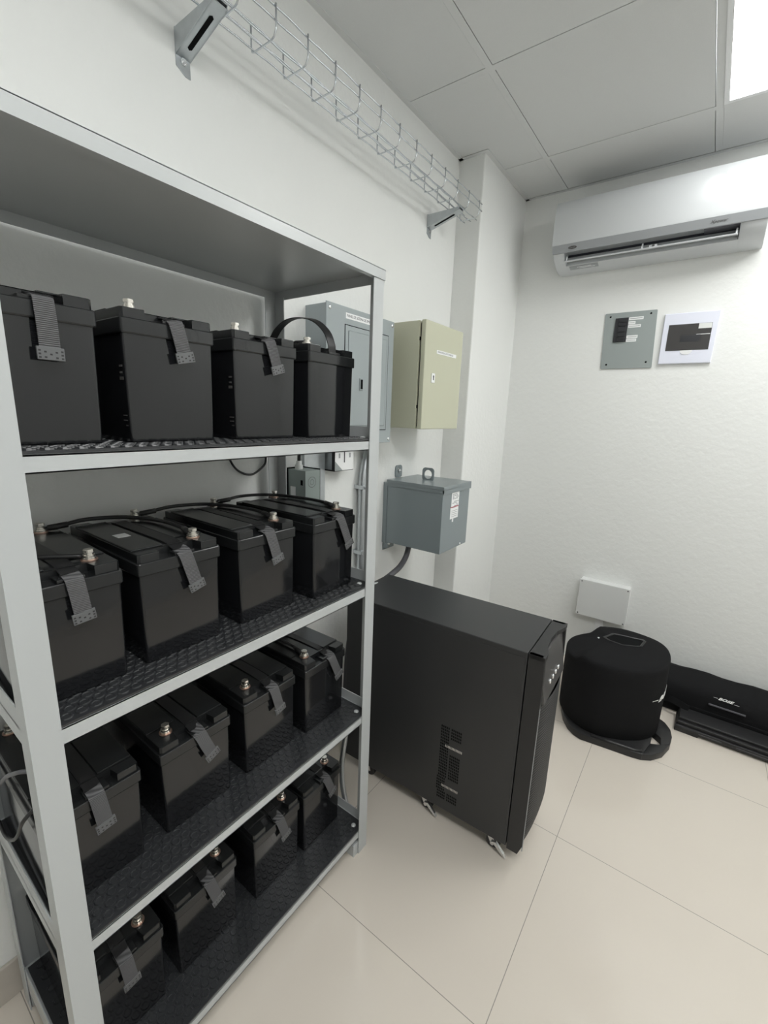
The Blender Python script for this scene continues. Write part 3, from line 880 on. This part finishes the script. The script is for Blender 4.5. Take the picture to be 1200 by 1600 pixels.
# vent slots in the side panel
vents = []
for r in range(26):
    zz = .375 - r * .0108
    if 4 <= r <= 8: segs = [(-.290, -.262)]
    elif 18 <= r <= 22: segs = [(-.294, -.262)]
    else: segs = [(-.290, -.262), (-.254, -.214)]
    for (a, e) in segs:
        x = a
        while x < e - .003:
            vents.append((x, zz)); x += .0062
vb = B()
for (x, zz) in vents:
    vb.box(x, x + .0042, -.0022, -.0012, zz - .0034, zz + .0034)
vb.obj('vent_slots', M_GAP, t)
for (zz, xa) in ((.3085, -.272), (.155, -.276)):
    vl = B()
    for q in range(13):
        vl.box(xa + q * .0047, xa + q * .0047 + .0026, -.0026, -.0012, zz - .0045, zz + .0045)
    vl.obj('vent_louver', M_STEEL, t)
def caster(x, y, lever):
    c = B().box(x - .022, x + .022, y - .018, y + .018, ZB_ - .004, ZB_, bev=.001)
    c.prism([(x - .012, ZB_ - .003), (x + .012, ZB_ - .003), (x + .020, .022), (x + .006, .018)], 'y', y - .0165, y - .0145)
    c.prism([(x - .012, ZB_ - .003), (x + .012, ZB_ - .003), (x + .020, .022), (x + .006, .018)], 'y', y + .0145, y + .0165)
    cm = c.obj('castor', M_STEEL, t)
    B().cyl((x + .012, y, .0235), .0235, .024, 'y', 24, bev=.002).obj('wheel', M_BLKPL, cm, smooth_angle=.6)
    if lever:
        B().prism([(x + .012, .040), (x + .026, .044), (x + .054, .016), (x + .060, .006), (x + .050, .008), (x + .038, .020)], 'y', y - .030, y - .020, bev=.001).obj('brake_lever', M_STEEL, cm)
        B().cyl((x + .012, y - .019, .0235), .006, .006, 'y', 12).obj('axle_nut', M_STEEL, cm)
caster(-.105, .034, True)
caster(-.350, .034, True)
caster(-.105, UW - .034, False)
caster(-.60, .034, False)
caster(-.60, UW - .034, False)

# ------------------------------------------------------------------ air conditioner
AX0, AX1 = .355, 1.163
t = thing('air_conditioner', (AX0, YB, 2.088), 'white split air conditioner high on the back wall with its louvre open', 'air conditioner')
W = AX1 - AX0
prof_body = [(0, 0), (-.03, -.002), (-.075, .001), (-.12, .012), (-.155, .030), (-.178, .052), (-.186, .072), (-.186, .250), (-.175, .275), (-.15, .284), (0, .284)]
pb = [(0, .0)] + [(p[0], p[1]) for p in prof_body[1:]]
# end blocks and the middle with an outlet recess
b = B()
b.prism(pb, 'x', 0, .052, bev=.004)
b.prism(pb, 'x', W - .085, W, bev=.004)
pm = [(0, 0), (-.03, -.002), (-.075, .001), (-.115, .0105), (-.122, .0135), (-.10, .065), (-.150, .082), (-.182, .060), (-.186, .075), (-.186, .250), (-.175, .275), (-.15, .284), (0, .284)]
b.prism(pm, 'x', .05, W - .083)
body = b.obj('body', M_ACW, t, smooth_angle=.5)
fp = B()
fp.prism([(-.186, .088), (-.200, .088), (-.2035, .10), (-.2030, .225), (-.196, .258), (-.180, .279), (-.150, .288), (-.02, .288), (-.02, .283), (-.15, .283), (-.175, .274), (-.186, .25)], 'x', -.002, W + .002, bev=.0015)
fp.obj('front_panel', M_ACW, t, smooth_angle=.5)
st = B().prism([(-.180, .055), (-.188, .056), (-.2015, .087), (-.186, .087)], 'x', -.001, W + .001, bev=.001).obj('silver_band', M_ACS, t)
# inside of the outlet
B().box(.052, W - .085, -.104, -.098, .012, .075).obj('outlet_back', M_ACD, t)
B().prism([(-.150, .078), (-.104, .066), (-.104, .060), (-.165, .058)], 'x', W - .205, W - .086).obj('outlet_wall', M_ACG, t)
B().prism([(-.183, .062), (-.150, .079), (-.104, .065), (-.1045, .016), (-.132, .018)], 'x', W - .0865, W - .0855).obj('outlet_wall', M_ACD, t)
lv = B().prism([(-.164, .0190), (-.167, .0225), (-.163, .0265), (-.114, .0375), (-.114, .0330)], 'x', .050, W - .088, bev=.0008).obj('louvre', M_ACW, t)
for xx in (.058, W * .47, W - .096):
    B().prism([(-.148, .030), (-.162, .027), (-.158, .046), (-.150, .050)], 'x', xx, xx + .006).obj('louvre_arm', M_ACW, lv)
for xx in (W * .47 + .03, W * .47 + .05):
    B().box(xx, xx + .01, -.160, -.152, .028, .036).obj('louvre_clip', M_ACW, lv)
# badge, script and stickers
bm_ = B(); bm_.cyl((0, 0, 0), 1, 1, 'z', 24)
sl = Vector((0, -.0125, .025)).normalized()
bmx = face_mtx((.092, -.1960, .0705), (1, 0, 0), sl)
o = B().cyl((0, 0, 0), 1, .0016, 'z', 28, mtx=bmx @ Matrix.Diagonal((.019, .0068, 1, 1))).obj('badge', M_UPSGREY, st)
text_mesh('badge_script', 'Carrier', .0095, bmx @ Matrix.Translation((-.0150, .0, .0012)), M_ACS, o, shear=.35, ext=.0001, sx=.95)
text_mesh('model_script', 'Xpower', .0165, face_mtx((W - .185, -.1962, .0715), (1, 0, 0), sl), M_UPSGREY, st, shear=.4, ext=.0002)
B().box(W - .158, W - .02, -.2040, -.2028, .165, .243).obj('clear_sticker', M_LABEL, t)
us = Vector((0, -.045, .011)).normalized()
um = face_mtx((.065, -.088, .0028), (1, 0, 0), Vector((0, -.045, .0115)))
lbl = B().box(0, .13, 0, .030, -.0002, .0008, mtx=um).obj('rating_sticker', M_ACS, t)
B().box(.035, .10, .018, .021, .0007, .0011, mtx=um).box(.045, .115, .010, .013, .0007, .0011, mtx=um).obj('sticker_text', M_LABEL, lbl)

# ------------------------------------------------------------------ breaker panels on the back wall
t = thing('breaker_panel', (.711, YB, 1.622), 'flat grey breaker panel cover on the back wall under the air conditioner', 'breaker panel')
cv = B().prism([(-.105, 0), (.120, 0), (.1195, .264), (-.116, .264)] if False else [(-.108, .003), (-.105, 0), (.117, 0), (.120, .003), (.108, .261), (.105, .264), (-.114, .264), (-.117, .261)], 'y', -.006, 0, bev=.001)
cv = cv.obj('cover', M_BREAKG, t)
for (xx, zz) in ((-.092, .247), (.083, .249), (-.083, .020), (.092, .027)):
    B().dome((xx, -.006, zz), .0045, .002, 'y').obj('screw', M_GAP, cv, smooth=True)
brk = B().box(-.067, -.010, -.011, -.005, .126, .238, bev=.001).obj('breaker_block', M_BRK, t)
for (za, zb_) in ((.217, .233), (.200, .215), (.172, .197), (.150, .169), (.139, .148), (.128, .137)):
    B().box(-.050, -.016, -.015, -.010, za, zb_, bev=.0012).obj('breaker_switch', M_BRK, brk)
for (w, za, ztx) in ((.062, .225, 'ALUMBRADO'), (.030, .206, 'A/C'), (.055, .190, 'CONTACTOS'), (.048, .141, 'SERVIDOR'), (.044, .125, 'RESPALDO')):
    l_ = B().box(-.008, -.008 + w, -.0072, -.0058, za, za + .0135).obj('circuit_label', M_LABEL, cv)
    B().box(-.004, -.012 + w, -.0075, -.0070, za + .0058, za + .0078).obj('label_line', M_INKG, l_)
t = thing('consumer_unit', (.960, YB, 1.636), 'white flush breaker box with a smoked window, right of the grey breaker panel', 'breaker box')
B().prism([(-.105, .002), (-.103, 0), (.099, 0), (.101, .002), (.106, .221), (.104, .223), (-.104, .223), (-.106, .221)], 'y', -.013, 0, bev=.003).obj('frame', M_WHITEC, t)
wn = B().box(-.083, .083, -.0145, -.0128, .058, .173, bev=.0006).obj('window', M_SMOKE, t)
B().box(-.030, .045, -.0149, -.0144, .095, .125).obj('breaker_row', M_BRK, wn)
B().box(.033, .082, -.0149, -.0144, .150, .172).obj('sticker', M_JBOX, wn)
B().box(.028, .080, -.0149, -.0144, .124, .1265).obj('sticker_line', M_LABEL, wn)
pts = [(.024 * math.cos(math.radians(a)), .058 + .019 * math.sin(math.radians(a))) for a in range(180, 361, 15)]
B().prism(pts, 'y', -.0150, -.0125).obj('finger_tab', M_WHITE, t)

# white junction box low on the wall
t = thing('wall_junction_box', (.781, YB, .302), 'white square junction box low on the back wall above the speaker', 'junction box')
B().box(-.122, .122, -.052, 0, .002, .206, bev=.004).obj('body', M_JBOX, t)
lidj = B().box(-.124, .124, -.061, -.052, 0, .208, bev=.003).obj('lid', M_JBOX, t)
for (xx, zz) in ((-.113, .197), (.113, .197), (-.113, .011), (.113, .011)):
    B().dome((xx, -.061, zz), .0035, .002, 'y').obj('screw', M_INK, lidj)
B().box(-.024, .014, -.020, 0, -.302, .004, bev=.001).obj('wall_duct', M_WHITE, t)

# ------------------------------------------------------------------ speaker with cover on its floor stand
t = thing('speaker', (.93, 2.0, 0), 'black fabric-covered portable speaker standing on the floor by the back wall', 'speaker')
def rel(pts, z=None):
    return [(p[0] - .93, p[1] - 2.0) if z is None else (p[0] - .93, p[1] - 2.0, z) for p in pts]
plan = [(.715, 1.985), (.74, 1.905), (.80, 1.835), (.87, 1.800), (.94, 1.805), (1.01, 1.835), (1.075, 1.885), (1.118, 1.955), (1.128, 2.05), (1.118, 2.14), (1.075, 2.205), (1.0, 2.235), (.91, 2.238), (.83, 2.205), (.765, 2.145), (.722, 2.065)]
pl = [Vector((x, y, 0)) for x, y in plan]
pc = smooth_curve(pl, 4, closed=True)
cen = Vector((.93, 2.02, 0))
rings = []
for (z, s) in ((.028, .985), (.032, 1.0), (.10, 1.005), (.20, 1.008), (.30, 1.005), (.338, 1.003), (.350, .992), (.358, .97), (.362, .93), (.365, .80), (.366, .45)):
    ring = []
    for p in pc:
        q = cen + (p - cen) * s
        zz = z
        if z > .3:
            # the left end of the top is lower
            k_ = max(0.0, min(1.0, (.822 - q.x) / .045))
            k_ = k_ * k_ * (3 - 2 * k_)
            zz = z - (z - .30) * .6 * k_
        ring.append((q.x - .93, q.y - 2.0, zz))
    rings.append(ring)
b = B(); b.loft(rings)
cover = b.obj('fabric_cover', M_FABRIC, t, smooth_angle=.9)
# handle slot on top
hp = [(.862, 2.060), (.888, 2.122), (.905, 2.130), (1.004, 2.146), (1.014, 2.136), (1.006, 2.078), (.990, 2.062), (.940, 2.036), (.885, 2.044)]
hc = Vector((.945, 2.09, 0))
def ring_of(s, z): return [(hc.x + (x - hc.x) * s - .93, hc.y + (y - hc.y) * s - 2.0, z) for x, y in hp]
b = B(); b.loft([ring_of(1.12, .3655), ring_of(1.12, .3680), ring_of(1.02, .3690), ring_of(.96, .3670)], cap=False)
hd = b.obj('handle_slot', M_BLKPL, t)
b = B(); b.loft([ring_of(1.0, .3664), ring_of(.99, .3668)])
b.obj('slot_painted_shade', M_GAP, hd)  # near-black disk paints the shade of a deep slot; nothing is recessed
B().dome((.838 - .93, 2.035 - 2.0, .366), .005, .004).obj('stud', M_STEEL, t)
# foot with loop handle
fpts = [(.733, 1.965), (.742, 1.915), (.770, 1.845), (.800, 1.800), (.835, 1.774), (.862, 1.765), (.95, 1.778), (1.05, 1.790), (1.092, 1.797), (1.125, 1.82), (1.160, 1.87), (1.180, 1.94), (1.184, 2.0), (1.175, 2.05), (1.152, 2.09), (1.12, 2.112), (1.10, 2.13)]
inner_ = [(1.113, 1.985), (1.148, 1.962), (1.146, 1.905), (1.112, 1.893)]
b = B()
# main plate (left of the loop) and loop strip around the hole
b.prism(rel([(.733, 1.965), (.742, 1.915), (.770, 1.845), (.800, 1.800), (.835, 1.774), (.862, 1.765), (.95, 1.778), (1.05, 1.790), (1.092, 1.797), (1.112, 1.893), (1.113, 1.985), (1.10, 2.13), (1.05, 2.20), (.95, 2.22), (.84, 2.19), (.77, 2.11)]), 'z', .0, .030, bev=.004)
b.prism(rel([(1.090, 1.797), (1.125, 1.82), (1.160, 1.87), (1.180, 1.94), (1.146, 1.905), (1.111, 1.893)]), 'z', .0, .030, bev=.003)
b.prism(rel([(1.180, 1.94), (1.184, 2.0), (1.175, 2.05), (1.152, 2.09), (1.12, 2.112), (1.099, 2.13), (1.112, 1.985), (1.148, 1.962), (1.146, 1.905)]), 'z', .0, .030, bev=.003)
b.obj('foot', M_BLKPL, t, smooth_angle=.5)
B().tube([(x - .93, y - 2.0, .031) for x, y in ((.90, 1.782), (.98, 1.792), (1.06, 1.802), (1.088, 1.815))], .008, 8).obj('foot_ridge', M_BLKPL, t, smooth=True)
# side logo
def bose(mtx, parent, size, name='logo'):
    o = text_mesh(name, 'BOSE', size, mtx, M_LOGO, parent, shear=.45, bold=size * .035, ext=.0004, sx=1.45)
    u = size
    B().prism([(-1.1 * u, -.02 * u), (-.10 * u, -.02 * u), (-.06 * u, .06 * u), (-1.06 * u, .06 * u)], 'z', 0, .0006, mtx=mtx).obj('logo_bar', M_LOGO, o)
    B().prism([(3.75 * u, -.35 * u), (5.0 * u, -.35 * u), (5.04 * u, -.27 * u), (3.79 * u, -.27 * u)], 'z', 0, .0006, mtx=mtx).obj('logo_bar', M_LOGO, o)
    return o
def wrap_on_cover(o, start, z0):
    # lay the flat lettering round the side of the cover, starting at plan point nearest `start`
    loop = [cen + (p - cen) * 1.0085 for p in pc]
    k0 = min(range(len(loop)), key=lambda q: (loop[q] - Vector(start)).length)
    path = [loop[(k0 + q) % len(loop)] for q in range(-12, 30)]
    acc = [0.0]
    for q in range(1, len(path)): acc.append(acc[-1] + (path[q] - path[q - 1]).length)
    base = acc[12]
    for v in o.data.vertices:
        u = v.co.x + base
        q = max(1, min(len(path) - 1, next((n for n in range(1, len(acc)) if acc[n] >= u), len(acc) - 1)))
        f = (u - acc[q - 1]) / (acc[q] - acc[q - 1])
        p = path[q - 1].lerp(path[q], f)
        d = (path[q] - path[q - 1]).normalized()
        nn = Vector((d.y, -d.x, 0))
        w = p + nn * (v.co.z + .0006)
        v.co = (w.x - .93, w.y - 2.0, z0 + v.co.y)
lg = bose(Matrix.Identity(4), t, .034)
for oo in [lg] + list(lg.children): wrap_on_cover(oo, (1.112, 1.945, 0), .215)

# ------------------------------------------------------------------ soft bag along the back wall and slim case before it
t = thing('equipment_bag', (1.30, 2.36, 0), 'long black padded bag with white lettering lying along the back wall', 'bag')
L0, L1 = -.30, .62
rings = []
sec = [(-.088, .0), (-.100, .012), (-.103, .06), (-.100, .115), (-.088, .145), (-.06, .160), (.0, .166), (.05, .166), (.085, .160), (.094, .14), (.096, .06), (.094, .0)]
for k_ in range(17):
    x = L0 + (L1 - L0) * k_ / 16
    e = min(1.0, (min(k_, 16 - k_) + .55) / 1.6)
    s = .80 + .20 * min(1, e)
    wob = .004 * math.sin(k_ * 1.7)
    rings.append([(x, p[0] * s, max(0.0, (p[1]) * s + (wob if p[1] > .05 else 0))) for p in sec])
B().loft(rings).obj('bag_body', M_FABRIC, t, smooth_angle=1.0)
B().box(.0, .135, -.1085, -.1005, .098, .104, bev=.001).obj('zip_edge', M_GCABLE, t)
B().box(-.27, .60, -.1065, -.1005, .040, .062, bev=.002).obj('strap', M_FABRIC, t)
bose(face_mtx((.030, -.0985, .139), (1, 0, 0), (0, .45, .9)), t, .0155)
t = thing('slim_case', (1.19, 2.11, 0), 'flat black ridged case on the floor in front of the long padded bag', 'case')
b = B()
b.box(0, .62, .0, .125, .008, .030, bev=.003)
b.box(.004, .62, .012, .125, .030, .044, bev=.003)
b.box(.008, .62, .030, .125, .044, .056, bev=.003)
b.obj('shell', M_BLKPL, t)
B().box(-.002, .088, -.002, .120, 0, .026, bev=.002).obj('end_cap', M_BLKPL, t)
B().box(.03, .17, -.0015, .001, .019, .022).box(.22, .34, -.0015, .001, .019, .022).obj('seam', M_GCABLE, t)
o = B().ribbon(smooth_curve([(1.115, 2.262, .05), (1.15, 2.235, .075), (1.20, 2.222, .070), (1.23, 2.215, .060)], 6), (0, .3, 1), .030, .003).obj('carry_strap', M_FABRIC, None)
tag(o, 'short black strap between the speaker and the flat case', 'strap')
